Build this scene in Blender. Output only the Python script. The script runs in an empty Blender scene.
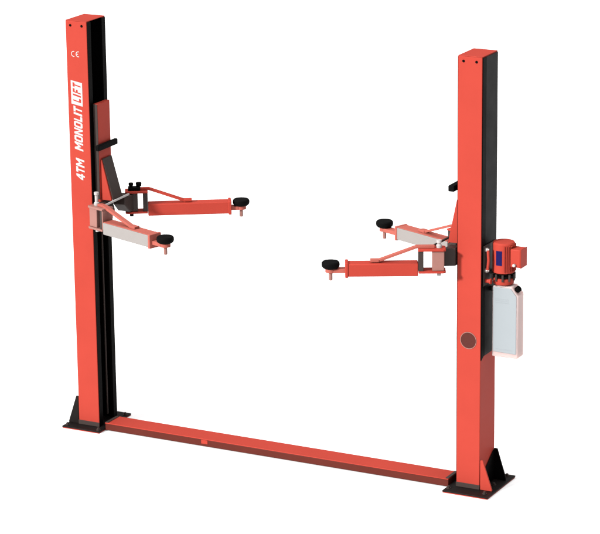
import bpy, bmesh, math, random
from mathutils import Matrix, Vector

random.seed(4)
S = bpy.context.scene
COL = S.collection
PI = math.pi

# ------------------------------------------------------------------ camera
L = 2.69479            # distance between the open faces of the two posts
W, D, H = .163, .238, 2.85
cd = bpy.data.cameras.new('camera')
cam = bpy.data.objects.new('camera', cd)
COL.objects.link(cam)
cd.sensor_width = 36.0
cd.lens = 166.7
cd.clip_start = .5
cd.clip_end = 2000
r = Vector((0.8882687983754077, 0.459185189282803, -0.011291756994611064))
u = Vector((-0.11597186778460991, 0.24799264644036492, 0.9617952865314183))
f = Vector((-0.44444242339729223, 0.853023217301159, -0.2735366941196766))
m = Matrix((r, u, -f)).transposed().to_4x4()
m.translation = Vector((9.61733407, -15.43720552, 6.30218599))
cam.matrix_world = m
S.camera = cam

# ------------------------------------------------------------------ light
S.view_settings.view_transform = 'Standard'
S.view_settings.look = 'None'
S.view_settings.gamma = 1
S.view_settings.exposure = 1.0
world = bpy.data.worlds.new('World')
S.world = world
world.use_nodes = True
nt = world.node_tree
bg = nt.nodes['Background']
tc = nt.nodes.new('ShaderNodeTexCoord')
sx = nt.nodes.new('ShaderNodeSeparateXYZ')
nt.links.new(tc.outputs['Generated'], sx.inputs[0])
ramp = nt.nodes.new('ShaderNodeValToRGB')
nt.links.new(sx.outputs['Z'], ramp.inputs[0])
cr = ramp.color_ramp
cr.elements[0].position = 0.0
cr.elements[0].color = (.02, .02, .02, 1)
cr.elements[1].position = 1.0
cr.elements[1].color = (1, 1, 1, 1)
e = cr.elements.new(.5)
e.color = (.06, .06, .06, 1)
nt.links.new(ramp.outputs[0], bg.inputs['Color'])
bg.inputs['Strength'].default_value = 2.1        # unseen sky, shaped bright overhead and dim low to whiten the floor

sd = bpy.data.lights.new('key_lamp', 'SUN')
sd.energy = 4.0
sd.angle = math.radians(6)
sd.color = (1, .985, .96)
sun = bpy.data.objects.new('key_lamp', sd)
COL.objects.link(sun)
sun.rotation_euler = Vector((.42, .86, -.42)).to_track_quat('-Z', 'Y').to_euler()

# ------------------------------------------------------------------ materials
def mat(name, col, rough=.45, spec=.2, vary=.06, nscale=9, bump=.0, bscale=300, metal=0.0, alpha=1):
    M = bpy.data.materials.new(name)
    M.use_nodes = True
    t = M.node_tree
    b = t.nodes['Principled BSDF']
    g = t.nodes.new('ShaderNodeTexCoord')
    n = t.nodes.new('ShaderNodeTexNoise')
    n.inputs['Scale'].default_value = nscale
    n.inputs['Detail'].default_value = 5
    t.links.new(g.outputs['Object'], n.inputs['Vector'])
    mx = t.nodes.new('ShaderNodeMix')
    mx.data_type = 'RGBA'
    t.links.new(n.outputs['Fac'], mx.inputs['Factor'])
    c = Vector(col)
    mx.inputs['A'].default_value = (*(c * (1 - vary)), 1)
    mx.inputs['B'].default_value = (*(c * (1 + vary)), 1)
    t.links.new(mx.outputs['Result'], b.inputs['Base Color'])
    rm = t.nodes.new('ShaderNodeMapRange')
    rm.inputs['To Min'].default_value = max(.03, rough - .08)
    rm.inputs['To Max'].default_value = rough + .08
    t.links.new(n.outputs['Fac'], rm.inputs['Value'])
    t.links.new(rm.outputs['Result'], b.inputs['Roughness'])
    b.inputs['Specular IOR Level'].default_value = spec
    b.inputs['Metallic'].default_value = metal
    if bump:
        n2 = t.nodes.new('ShaderNodeTexNoise')
        n2.inputs['Scale'].default_value = bscale
        t.links.new(g.outputs['Object'], n2.inputs['Vector'])
        bp = t.nodes.new('ShaderNodeBump')
        bp.inputs['Strength'].default_value = bump
        bp.inputs['Distance'].default_value = .002
        t.links.new(n2.outputs['Fac'], bp.inputs['Height'])
        t.links.new(bp.outputs['Normal'], b.inputs['Normal'])
    return M

RED = mat('red_enamel', (.262, .031, .021), .45, .04, .09, 4, .05, 220)
DARK = mat('charcoal_steel', (.026, .0175, .0155), .5, .18, .15, 12, .1, 180)
COVER = mat('charcoal_panel', (.0035, .0035, .0038), .5, .05, .08, 8, .05, 200)
BLACK = mat('black_paint', (.0016, .0013, .0013), .5, .02, .2, 10)
RUBBER = mat('black_rubber', (.0016, .0015, .0015), .7, .04, .2, 30, .3, 120)
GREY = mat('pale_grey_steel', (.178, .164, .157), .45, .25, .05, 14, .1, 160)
PINK = mat('pink_glare_and_trim', (.20, .092, .077), .5, .2, .06, 14, .1, 160)  # glare put into the colour of hinge blocks and clevis; also rim, screws
LIT_RED = mat('lit_red_enamel', (.262, .068, .052), .5, .06, .1, 9, .05, 220)  # red enamel with grazing top light mixed into its colour
LETTER = mat('white_lettering', (.32, .31, .305), .5, .05, .06, 40)
WHITE = mat('white_paint', (.30, .285, .28), .5, .2, .02)
STEEL = mat('worn_steel', (.25, .22, .21), .35, .5, .1, 20, metal=.3)
BROWN = mat('brown_plug', (.052, .013, .010), .55, .08, .12, 60, .2, 200)
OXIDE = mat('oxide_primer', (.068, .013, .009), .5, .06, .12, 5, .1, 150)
BLUE = mat('blue_label', (.004, .0025, .045), .5, .08, .1)
TANKM = mat('milky_plastic', (.185, .204, .217), .35, .3, .03, 5)
TANKR = mat('milky_plastic_edge', (.38, .285, .275), .4, .1, .05, 8)
for M_ in (TANKR,):
    b_ = M_.node_tree.nodes['Principled BSDF']
    b_.inputs['Subsurface Weight'].default_value = 1.0
    b_.inputs['Subsurface Radius'].default_value = (1, .8, .75)
    b_.inputs['Subsurface Scale'].default_value = .09
BASE = mat('black_base_enamel', (.0055, .004, .0037), .5, .08, .25, 14, .1, 150)
FLOOR = mat('white_floor', (.64, .64, .64), .8, .0, .004, .5)

# ------------------------------------------------------------------ mesh helpers
class MB:
    def __init__(s):
        s.b = bmesh.new()
    def box(s, x0, x1, y0, y1, z0, z1, M=None):
        return s.prism([(x0, y0), (x1, y0), (x1, y1), (x0, y1)], 'z', z0, z1, M)
    def prism(s, pts, ax, a, b, M=None):
        """polygon pts extruded along ax; ax z: (x,y); y: (x,z); x: (y,z)"""
        def P(p, q):
            v = {'z': (p[0], p[1], q), 'y': (p[0], q, p[1]), 'x': (q, p[0], p[1])}[ax]
            v = Vector(v)
            return M @ v if M else v
        lo = [s.b.verts.new(P(p, a)) for p in pts]
        hi = [s.b.verts.new(P(p, b)) for p in pts]
        n = len(pts)
        s.b.faces.new(lo)
        s.b.faces.new(hi[::-1])
        for i in range(n):
            s.b.faces.new((lo[i], hi[i], hi[(i + 1) % n], lo[(i + 1) % n]))
        return s
    def lathe(s, prof, origin=(0, 0, 0), axis='z', n=32, M=None):
        """prof: (radius, height) pairs along the axis; closed by caps"""
        o = Vector(origin)
        rings = []
        for (rad, h) in prof:
            ring = []
            for k in range(n):
                c, q = math.cos(2 * PI * k / n) * rad, math.sin(2 * PI * k / n) * rad
                v = {'z': Vector((c, q, h)), 'y': Vector((c, h, q)), 'x': Vector((h, c, q))}[axis] + o
                ring.append(s.b.verts.new(M @ v if M else v))
            rings.append(ring)
        for a, b in zip(rings, rings[1:]):
            for k in range(n):
                s.b.faces.new((a[k], a[(k + 1) % n], b[(k + 1) % n], b[k]))
        s.b.faces.new(rings[0][::-1])
        s.b.faces.new(rings[-1])
        return s
    def bar(s, p, q, w, h, M=None, up=(0, 0, 1)):
        """rectangular bar from p to q, w sideways, h along up"""
        p, q = Vector(p), Vector(q)
        d = (q - p).normalized()
        side = d.cross(Vector(up)).normalized()
        uu = side.cross(d)
        vs = []
        for c in (p, q):
            for (i, j) in ((-1, -1), (1, -1), (1, 1), (-1, 1)):
                v = c + side * w / 2 * i + uu * h / 2 * j
                vs.append(s.b.verts.new(M @ v if M else v))
        for fc in ((0, 1, 2, 3), (4, 5, 6, 7), (0, 1, 5, 4), (1, 2, 6, 5), (2, 3, 7, 6), (3, 0, 4, 7)):
            s.b.faces.new([vs[i] for i in fc])
        return s
    def tube(s, pts, rad, n=12):
        pts = [Vector(p) for p in pts]
        rings = []
        for i, p in enumerate(pts):
            d = (pts[min(i + 1, len(pts) - 1)] - pts[max(i - 1, 0)]).normalized()
            a = d.orthogonal().normalized() if i == 0 else (A - d * A.dot(d)).normalized()
            A = a
            b = d.cross(a)
            rings.append([s.b.verts.new(p + (a * math.cos(2 * PI * k / n) + b * math.sin(2 * PI * k / n)) * rad) for k in range(n)])
        for x, y in zip(rings, rings[1:]):
            for k in range(n):
                s.b.faces.new((x[k], x[(k + 1) % n], y[(k + 1) % n], y[k]))
        s.b.faces.new(rings[0][::-1])
        s.b.faces.new(rings[-1])
        return s
    def build(s, name, material, parent=None, bevel=.003, seg=2, mirror=False):
        if mirror:
            for v in s.b.verts:
                v.co.x = L - v.co.x
        bmesh.ops.recalc_face_normals(s.b, faces=s.b.faces[:])
        me = bpy.data.meshes.new(name)
        s.b.to_mesh(me)
        s.b.free()
        for p in me.polygons:
            p.use_smooth = True
        me.set_sharp_from_angle(angle=math.radians(32))
        o = bpy.data.objects.new(name, me)
        me.materials.append(material)
        COL.objects.link(o)
        if parent:
            o.parent = parent
        if bevel:
            bv = o.modifiers.new('edge', 'BEVEL')
            bv.width = bevel
            bv.segments = seg
            bv.limit_method = 'ANGLE'
            bv.angle_limit = math.radians(40)
        return o

# ------------------------------------------------------------------ floor
o = MB().box(-150, 150, -150, 150, -.2, 0).build('floor', FLOOR, None, 0)
o['kind'] = 'structure'

# ------------------------------------------------------------------ the lift: one thing
lift = bpy.data.objects.new('two_post_lift', None)
COL.objects.link(lift)
lift['label'] = 'red two-post vehicle lift with black rubber arm pads and a white tank on one post'
lift['category'] = 'car lift'

Z0 = .016   # top of the base plates

def post(mir):
    # C-section post, open towards the other post
    t, lip = .010, .045
    prof = [(-W, 0), (0, 0), (0, lip), (-t, lip), (-t, t), (-W + t, t), (-W + t, D - t), (-t, D - t), (-t, D - lip), (0, D - lip), (0, D), (-W, D)]
    c = MB().prism(prof, 'z', Z0, H - .0045).build('column', RED, lift, .004, 3, mir)
    c['label'] = 'tall red post carrying the pump and tank' if mir else 'tall red post with white lettering'
    MB().box(-W, 0, 0, D, H - .004, H).build('top_cap', RED, c, .0012, 2, mir)
    # black lining of the channel and black guide strips on its lips
    a = .0015
    pl = [(-.012, t + a), (-W + t + a, t + a), (-W + t + a, D - t - a), (-.012, D - t - a),
          (-.012, D - t - a - .003), (-W + t + a + .003, D - t - a - .003), (-W + t + a + .003, t + a + .003), (-.012, t + a + .003)]
    MB().prism(pl, 'z', Z0 + .002, H - .007).build('channel_lining', BLACK, c, 0, 1, mir)
    MB().prism([(.0005, .003), (.0035, .003), (.0035, lip + .004), (-.0105, lip + .004), (-.0105, lip + .0005), (.0005, lip + .0005)], 'z', Z0 + .001, H - .007).build('guide_strip', BLACK, c, .001, 1, mir)
    MB().prism([(.0005, D - .003), (.0035, D - .003), (.0035, D - lip - .004), (-.0105, D - lip - .004), (-.0105, D - lip - .0005), (.0005, D - lip - .0005)], 'z', Z0 + .001, H - .007).build('guide_strip', BLACK, c, .001, 1, mir)
    # cylinder and chain behind the opening
    MB().lathe([(.030, .06), (.030, 1.05), (.016, 1.055), (.016, 1.46)], (-.075, .10, 0), 'z', 24).build('hydraulic_cylinder', BLACK, c, 0, 1, mir)
    MB().box(-.030, -.022, .150, .162, .06, 1.47).build('lift_chain', DARK, c, .001, 1, mir)
    # dark foot band
    MB().box(-W - .002, .002, -.004, -.0005, Z0 + .0005, .047).build('foot_band', DARK, c, .001, 1, mir)
    # two cap screws in the face
    for x in (-.125, -.037):
        MB().lathe([(.0085, -.0035), (.0085, .002)], (x if not mir else x, 0, H - .034), 'y', 16).build('screw', BLACK, c, .0008, 1, mir)
    return c

def base(mir):
    b = MB().box(-W - .085 - (.02 if mir else 0), .05, -.088 if not mir else -.112, .345, .0065, Z0).build('base_plate', BASE, lift, .002, 2, mir)
    MB().box(-W - .083 - (.02 if mir else 0), .048, -.087 if not mir else -.111, .343, .0005, .006).build('reflection_layer', RED, b, .001, 1, mir)  # floor reflection along the plate's lower edge, put in as a red layer
    b2 = MB().prism([(-W - .003, Z0), (-W - .003, .215), (-W - .02, .215), (-W - .085, Z0 + .01), (-W - .085, Z0)], 'y', .002, .014).build('gusset', RED if mir else BASE, b, .002, 2, mir)
    MB().prism([(-W - .003, Z0), (-W - .003, .228), (-W - .025, .228), (-W - .085, Z0 + .02), (-W - .085, Z0)], 'y', D - .014, D - .002).build('gusset', BLACK, b, .002, 2, mir)
    # sloped kick plate between the two gussets
    MB().prism([(.015, Z0), (D - .015, Z0), (D - .015, .222), (D - .03, .222), (.05, .115), (.03, .13), (.015, .15)], 'x', -W - .007, -W - .0035).build('kick_plate', BLACK, b, .001, 1, mir)
    for (x, y) in ((.028, -.06), (.028, .30), (-W - .06, -.055), (-W - .06, .31), (-W - .05, D / 2)):
        k = MB()
        k.lathe([(.016, Z0), (.016, Z0 + .004)], (x, y, 0), 'z', 20)
        k.lathe([(.011, Z0 + .004), (.011, Z0 + .014)], (x, y, 0), 'z', 6)
        k.lathe([(.006, Z0 + .014), (.006, Z0 + .018)], (x, y, 0), 'z', 12)
        k.build('anchor_bolt', DARK, b, 0, 1, mir)
    return b

def carriage(mir):
    ex = .016 if mir else 0
    c = MB().box(.006, .040 - ex, .062 if mir else .045, .200, 1.46, 2.285).build('carriage', RED, lift, .003, 2, mir)
    if not mir:
        MB().box(.0075, .0385, .0395, .0445, 1.63, 2.283).build('shade_strip', DARK, c, .001, 1, mir)  # shade of the post on the carriage edge, put in as a dark strip
    # triangular stiffener: web and sloped flange
    MB().prism([(.0405 - ex, 1.625), (.0405 - ex, 1.90), (.048 - ex, 1.90), (.118 - 1.7 * ex, 1.625)], 'y', .058, .070).build('stiffener_web', RED, c, .001, 1, mir)
    MB().bar((.047 - ex, .128, 1.905), (.128 - 2.2 * ex, .128, 1.615), .118, .010, None, (1, 0, .3)).build('stiffener_flange', DARK if not mir else RED, c, .002, 2, mir)
    # yokes that carry the arms: at the front and at the rear of the post
    MB().prism([(.008, -.012), (.008, .06), (.075, .06), (.075, -.05)], 'z', 1.495, 1.612).build('yoke', DARK, c, .004, 2, mir)
    MB().prism([(.2005, 1.612), (.33, 1.612), (.33, 1.50), (.265, 1.50), (.2005, 1.565)], 'x', .0405, .135).build('yoke', DARK, c, .004, 2, mir)
    MB().prism([(.0405, 1.50), (.0405, 1.612), (.047, 1.612), (.072, 1.54), (.072, 1.50)], 'y', .062, .175).build('cross_block', DARK, c, .004, 2, mir)
    # tie rod between the two arm hinges
    MB().bar((.142, -.10, 1.625), (.130, .265, 1.625), .012, .012).build('tie_rod', DARK if mir else WHITE, c, .002, 2, mir)
    # rubber door guard
    MB().box(.0405 - ex, .066, 0, .25, 1.972, 2.012).build('door_guard', RUBBER, c, .006, 3, mir)
    return c

def arm(mir, piv, pad, tubelen, side, look, lock_mat, root=.105, label=None, bend=.012, trim=None, pin=1.722):
    trim = trim or RED
    """swing arm laid out along +x from its hinge pin, then turned to point at its pad"""
    px, py = piv
    dx, dy = pad[0] - px, pad[1] - py
    T = Matrix.Translation((px, py, 0)) @ Matrix.Rotation(math.atan2(dy, dx), 4, 'Z')
    reach = math.hypot(dx, dy)
    zt, zb = 1.540, 1.458
    w = .046
    tip = root + tubelen
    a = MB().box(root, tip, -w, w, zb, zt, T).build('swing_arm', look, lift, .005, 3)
    if label:
        a['label'] = label
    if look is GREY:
        MB().box(root + .004, tip - .004, -w + .002, w - .002, zt + .0005, zt + .005, T).build('arm_top', LIT_RED, a, .002, 2)
    # collar at the mouth
    k = MB()
    k.box(tip - .016, tip + .004, -w - .005, w + .005, zb - .006, zt + .008, T)
    k.build('mouth_collar', LIT_RED if look is GREY else RED, a, .004, 2)
    # clevis: end plate, two jaw plates, hinge block
    if trim is PINK:
        MB().box(root - .010, root - .001, -w + .002, w - .002, 1.490, 1.618, T).build('end_flange', PINK, a, .002, 2)
    MB().box(root - .034, root - (.0105 if trim is PINK else .001), -w + .004, w - .004, 1.490, 1.618, T).build('end_plate', DARK, a, .002, 2)
    MB().prism([(-.05, -.042), (-.034, -.052), (root, -w - .004), (root, w + .004), (-.034, .052), (-.05, .042)], 'z', 1.6185, 1.632, T).build('clevis_plate', trim, a, .003, 2)
    MB().prism([(-.05, -.042), (-.034, -.052), (root - .002, -w - .004), (root - .002, w + .004), (-.034, .052), (-.05, .042)], 'z', 1.476, 1.4895, T).build('clevis_plate', trim, a, .003, 2)
    MB().box(-.040, .036, -.040, .040, 1.490, 1.618, T).build('hinge_block', side, a, .004, 2)
    # hinge pin and arm lock
    pn = MB()
    pn.lathe([(.013, 1.45), (.013, 1.6325), (.018, 1.633), (.018, 1.650), (.011, 1.655), (.011, pin - .022), (.016, pin - .017), (.016, pin)], (-.008, 0, 0), 'z', 16, T)
    pn.build('arm_lock_pin', lock_mat, a, 0)
    if lock_mat is BLACK:
        kb = MB()
        kb.box(-.028, .055, -.03, .03, 1.633, 1.655, T)
        kb.lathe([(.018, 1.655), (.021, 1.683)], (.045, .01, 0), 'z', 14, T)
        kb.build('lock_housing', BLACK, a, .004)
    # brace: bent flat bar from the clevis plate down to the top of the arm
    b0 = root + .25
    kb = MB()
    kb.bar((.02, 0, 1.6405), (root + bend, 0, 1.6405), .036, .016, T)
    kb.bar((root + bend - .004, 0, 1.6405), (b0, 0, zt + .012), .036, .016, T)
    kb.bar((b0 - .005, 0, zt + .0135), (b0 + .05, 0, zt + .0135), .044, .016, T)
    kb.build('brace', RED if label.startswith('red rear') else LIT_RED, a, .002)
    # telescoping end with ring, screw and rubber pad
    e = MB()
    e.box(tip - .10, reach - .018, -.030, .030, 1.478, 1.503, T)
    e.lathe([(.034, 1.478), (.034, 1.503)], (reach, 0, 0), 'z', 28, T)
    e.build('arm_extension', LIT_RED, a, .002)
    sc = MB()
    sc.lathe([(.010, 1.425), (.012, 1.43), (.012, 1.478)], (reach, 0, 0), 'z', 16, T)
    sc.build('pad_screw', PINK, a, 0)
    n = 40
    pb = MB()
    pb.lathe([(.030, 1.5035), (.046, 1.506), (.055, 1.515), (.058, 1.526), (.057, 1.540), (.051, 1.548), (.030, 1.550), (.012, 1.548)], (reach, 0, 0), 'z', n, T)
    pb.build('lift_pad', RUBBER, a, 0)
    return a

left = post(False)
right = post(True)
base(False)
base(True)
carriage(False)
carriage(True)
cP = .11
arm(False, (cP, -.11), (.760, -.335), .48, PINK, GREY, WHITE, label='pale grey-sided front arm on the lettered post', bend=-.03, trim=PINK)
arm(False, (cP, .345), (.745, .730), .565, DARK, RED, BLACK, label='red rear arm on the lettered post', pin=1.683)
arm(True, (L - .085, -.11), (2.008, -.415), .455, PINK, RED, WHITE, .125, 'red front arm on the post with the pump', pin=1.682)
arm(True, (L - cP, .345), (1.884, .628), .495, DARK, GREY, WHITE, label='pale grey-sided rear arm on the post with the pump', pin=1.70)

# ------------------------------------------------------------------ floor beam
bm_ = MB()
bm_.box(.052, L - .052, -.012, .148, .052, .058)
beam = bm_.build('crossbeam', RED, lift, .002)
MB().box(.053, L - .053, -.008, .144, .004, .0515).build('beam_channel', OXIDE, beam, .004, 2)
MB().box(.81, .86, -.0108, -.0083, .022, .050).build('red_patch', RED, beam, .001)  # small red patch on the beam's front side
for x0, x1 in ((.0525, .075), (L - .075, L - .0525)):
    MB().box(x0, x1, -.005, .142, .0585, .062).build('beam_flange', DARK, beam, .001)

# ------------------------------------------------------------------ lettering on the left post
GLYPH = {   # strokes as polygons in a unit box
    'T': [[(0, 1), (1, 1), (1, .76), (0, .76)], [(.36, .76), (.64, .76), (.64, 0), (.36, 0)]],
    'L': [[(0, 1), (.30, 1), (.30, .24), (0, .24)], [(0, .24), (1, .24), (1, 0), (0, 0)]],
    'I': [[(0, 1), (1, 1), (1, 0), (0, 0)]],
    'F': [[(0, 1), (.28, 1), (.28, 0), (0, 0)], [(.28, 1), (1, 1), (1, .77), (.28, .77)], [(.28, .60), (.86, .60), (.86, .38), (.28, .38)]],
    'N': [[(0, 1), (.28, 1), (.28, 0), (0, 0)], [(.72, 1), (1, 1), (1, 0), (.72, 0)], [(.28, 1), (.72, .36), (.72, 0), (.28, .64)]],
    'M': [[(0, 1), (.24, 1), (.24, 0), (0, 0)], [(.76, 1), (1, 1), (1, 0), (.76, 0)], [(.24, 1), (.5, .58), (.5, .22), (.24, .62)], [(.76, 1), (.76, .62), (.5, .22), (.5, .58)]],
    '4': [[(.52, 1), (.82, 1), (.82, 0), (.52, 0)], [(0, .42), (.52, .42), (.52, .20), (0, .20)], [(.82, .42), (1, .42), (1, .20), (.82, .20)], [(0, .42), (.28, .42), (.52, .74), (.52, 1), (.44, 1)]],
    'O': [[(.18, 1), (.82, 1), (.70, .78), (.30, .78)], [(.82, 1), (1, .82), (1, .18), (.82, 0), (.70, .22), (.70, .78)], [(.18, 0), (.30, .22), (.70, .22), (.82, 0)], [(.18, 1), (.30, .78), (.30, .22), (.18, 0), (0, .18), (0, .82)]],
}
WIDE = {'M': 1.25, 'I': .34, 'L': .78, 'F': .8, 'T': .88, '4': .95}

def lettering(txt, x0, x1, z0, z1, material, y=-.0009, slant=.24, gap=.12):
    """slanted block capitals that read upwards, letter tops towards -x; each stroke a thin raised shape"""
    total = sum(WIDE.get(c, 1) for c in txt) + gap * (len(txt) - 1)
    unit = (z1 - z0 - slant * (x1 - x0)) / total
    at = 0
    k = MB()
    for c in txt:
        wd = WIDE.get(c, 1)
        for poly in GLYPH[c]:
            pts = [(x1 - q * (x1 - x0), z0 + (at + p * wd) * unit + q * slant * (x1 - x0)) for p, q in poly]
            k.prism(pts, 'y', y, -.0003)
        at += wd + gap
    return k.build('lettering', material, left, 0)

lettering('4TM', -.116, -.050, 1.758, 1.915, LETTER)
lettering('MONOLIT', -.121, -.055, 1.960, 2.272, LETTER)
MB().prism([(-.048, 2.270), (-.048, 2.430), (-.136, 2.444), (-.136, 2.284)], 'y', -.0011, -.0003).build('logo_panel', LETTER, left, 0)
lettering('LIFT', -.122, -.060, 2.292, 2.432, RED, y=-.0016, gap=.34)

def ce_mark():
    """C and E drawn as arcs of two circles"""
    k = MB()
    R0, t = .0195, .0050
    def arc(cx, cz):
        n = 14
        pts = []
        for i in range(n + 1):
            a = math.radians(70 + 220 * i / n)
            pts.append((cx + R0 * math.cos(a), cz + R0 * math.sin(a)))
        for i in range(n, -1, -1):
            a = math.radians(70 + 220 * i / n)
            pts.append((cx + (R0 - t) * math.cos(a), cz + (R0 - t) * math.sin(a)))
        for i in range(n):
            k.prism([pts[i], pts[i + 1], pts[2 * n - i], pts[2 * n + 1 - i]], 'y', -.001, -.0003)
    arc(-.106, 2.624)
    arc(-.070, 2.624)
    k.box(-.086, -.071, -.0012, -.0003, 2.624 - t / 2, 2.624 + t / 2)
    k.build('certification_mark', LETTER, left, 0)
ce_mark()

# ------------------------------------------------------------------ right post: plug disc, back panel
MB().lathe([(.052, -.0025), (.052, .0)], (L - 2.775, 0, 1.012), 'y', 40).build('cover_disc', BROWN, right, .0015, 2, True)
k = MB()
n = 40
for i in range(n):
    a0, a1 = 2 * PI * i / n, 2 * PI * (i + 1) / n
    q = lambda a, rr: (2.775 + rr * math.cos(a), 1.012 + rr * math.sin(a))
    k.prism([q(a0, .0525), q(a1, .0525), q(a1, .0565), q(a0, .0565)], 'y', -.003, -.0003)
k.build('disc_rim', PINK, right, 0)
xr = L + W
MB().box(xr + .0005, xr + .004, .058, D - .002, .905, H - .007).build('back_panel', COVER, right, .001)
MB().prism([(.003, .885), (.057, .915), (.057, H - .007), (.003, H - .007)], 'x', xr + .0005, xr + .006).build('black_strip', BLACK, right, .0015)  # plain black strip along the panel's front edge

# ------------------------------------------------------------------ pump with tank
ty = .135
mx_, mz0, mz1 = xr + .098, 1.455, 1.655
pump = MB().lathe([(.068, mz0), (.072, mz0 + .004), (.072, mz1 - .012), (.066, mz1 - .003), (.050, mz1)], (mx_, ty, 0), 'z', 48).build('hydraulic_pump', RED, lift, .0)
pump['label'] = 'red pump motor with a white oil tank below it'
fins = MB()
for kf in range(12):
    a = math.radians(-64 + kf * 9)
    T = Matrix.Translation((mx_, ty, 0)) @ Matrix.Rotation(a, 4, 'Z')
    fins.box(.0715, .079, -.0015, .0015, mz0 + .012, mz1 - .018, T)
fins.build('cooling_fin', RED, pump, 0)
# blue rating plate, curved round the motor
bl = MB()
aim = math.radians(-92)
for i in range(8):
    a0, a1 = aim + math.radians(-16 + 4 * i), aim + math.radians(-16 + 4 * (i + 1))
    pt = lambda a, rr: (mx_ + rr * math.cos(a), ty + rr * math.sin(a))
    bl.prism([pt(a0, .0724), pt(a1, .0724), pt(a1, .0736), pt(a0, .0736)], 'z', mz0 + .055, mz0 + .150)
bl.build('rating_plate', BLUE, pump, 0)
# terminal box
tb = MB().box(mx_ + .066, mx_ + .134, ty - .05, ty + .045, mz0 + .048, mz1 - .035).build('terminal_box', RED, pump, .006, 3)
MB().box(mx_ + .1345, mx_ + .139, ty - .053, ty + .048, mz0 + .045, mz1 - .032).build('terminal_lid', RED, pump, .003)
MB().lathe([(.010, -.016), (.010, 0)], (mx_ + .095, ty - .0505, mz0 + .065), 'y', 14).build('cable_gland', WHITE, pump, .001)
# valve block ring
vb = MB()
vb.lathe([(.060, mz0 - .032), (.070, mz0 - .030), (.070, mz0 - .016), (.060, mz0 - .014), (.060, mz0 - .001)], (mx_, ty, 0), 'z', 40)
vb.build('valve_block', BLACK, pump, 0)
for kf in range(10):
    a = 2 * PI * kf / 10
    MB().lathe([(.0075, mz0 - .050), (.0075, mz0 - .006)], (mx_ + .071 * math.cos(a), ty + .071 * math.sin(a), 0), 'z', 8).build('clamp_bolt', DARK, pump, 0)
MB().lathe([(.064, mz0 - .075), (.067, mz0 - .070), (.067, mz0 - .040), (.060, mz0 - .033)], (mx_, ty, 0), 'z', 40).build('tank_neck', RED, pump, 0)
# tank: slab with rounded shoulders, one chamfered for the filler
x0, x1, z0, z1 = xr + .040, xr + .218, .900, 1.372
tk = MB().prism([(x0, z0), (x1, z0), (x1, z1 - .055), (x1 - .045, z1), (x0 + .012, z1), (x0, z1 - .012)], 'y', ty - .048, ty + .052).build('oil_tank', TANKR, pump, .009, 4)
i = .010
MB().prism([(x0 + i, z0 + .035), (x1 - i, z0 + .030), (x1 - i, z1 - .060), (x1 - .050, z1 - i), (x0 + .016, z1 - i), (x0 + i, z1 - .018)], 'y', ty - .0505, ty - .046).build('tank_face', TANKM, pump, .003, 3)
for zz, xa, xb in ((z1 - .088, .02, .115), (z1 - .100, .02, .115), (z1 - .112, .02, .115), (z0 + .052, .03, .14)):
    MB().box(x0 + xa, x0 + xb, ty - .0516, ty - .0507, zz, zz + .003).build('moulded_rib', TANKM, pump, 0)
MB().box(xr + .0045, x0 + .03, ty + .012, ty + .03, z1 - .06, z1 - .03).build('tank_strap', DARK, pump, .002)
T = Matrix.Translation((x1 - .020, ty - .02, z1 - .024)) @ Matrix.Rotation(math.radians(48), 4, 'Y')
MB().lathe([(.014, -.004), (.020, 0), (.020, .024), (.017, .027)], (0, 0, 0), 'z', 24, T).build('filler_cap', BLACK, pump, .001)
# mounting bracket and hoses between post and motor
mb = MB()
mb.box(xr + .0045, xr + .012, .02, .21, mz0 - .08, mz1 - .02)
mb.box(xr + .0045, mx_ - .04, ty - .045, ty + .045, mz0 - .012, mz0 - .004)
mb.build('mounting_bracket', DARK, pump, .002)
MB().tube([(xr + .012, .045, mz0 + .02), (xr + .03, .04, mz0 + .03), (xr + .035, .04, mz0 + .09), (xr + .03, .042, mz0 + .15), (xr + .012, .045, mz0 + .16)], .009).build('hydraulic_hose', RED, pump, 0)
for zz in (mz0 + .02, mz0 + .155):
    MB().lathe([(.014, .012), (.014, .028), (.009, .029), (.009, .036)], (xr, .045, zz), 'x', 6).build('hose_fitting', STEEL, pump, 0)
MB().lathe([(.013, .012), (.013, .04), (.018, .041), (.018, .05)], (xr, .05, mz0 - .05), 'x', 14).build('release_valve', RED, pump, 0)
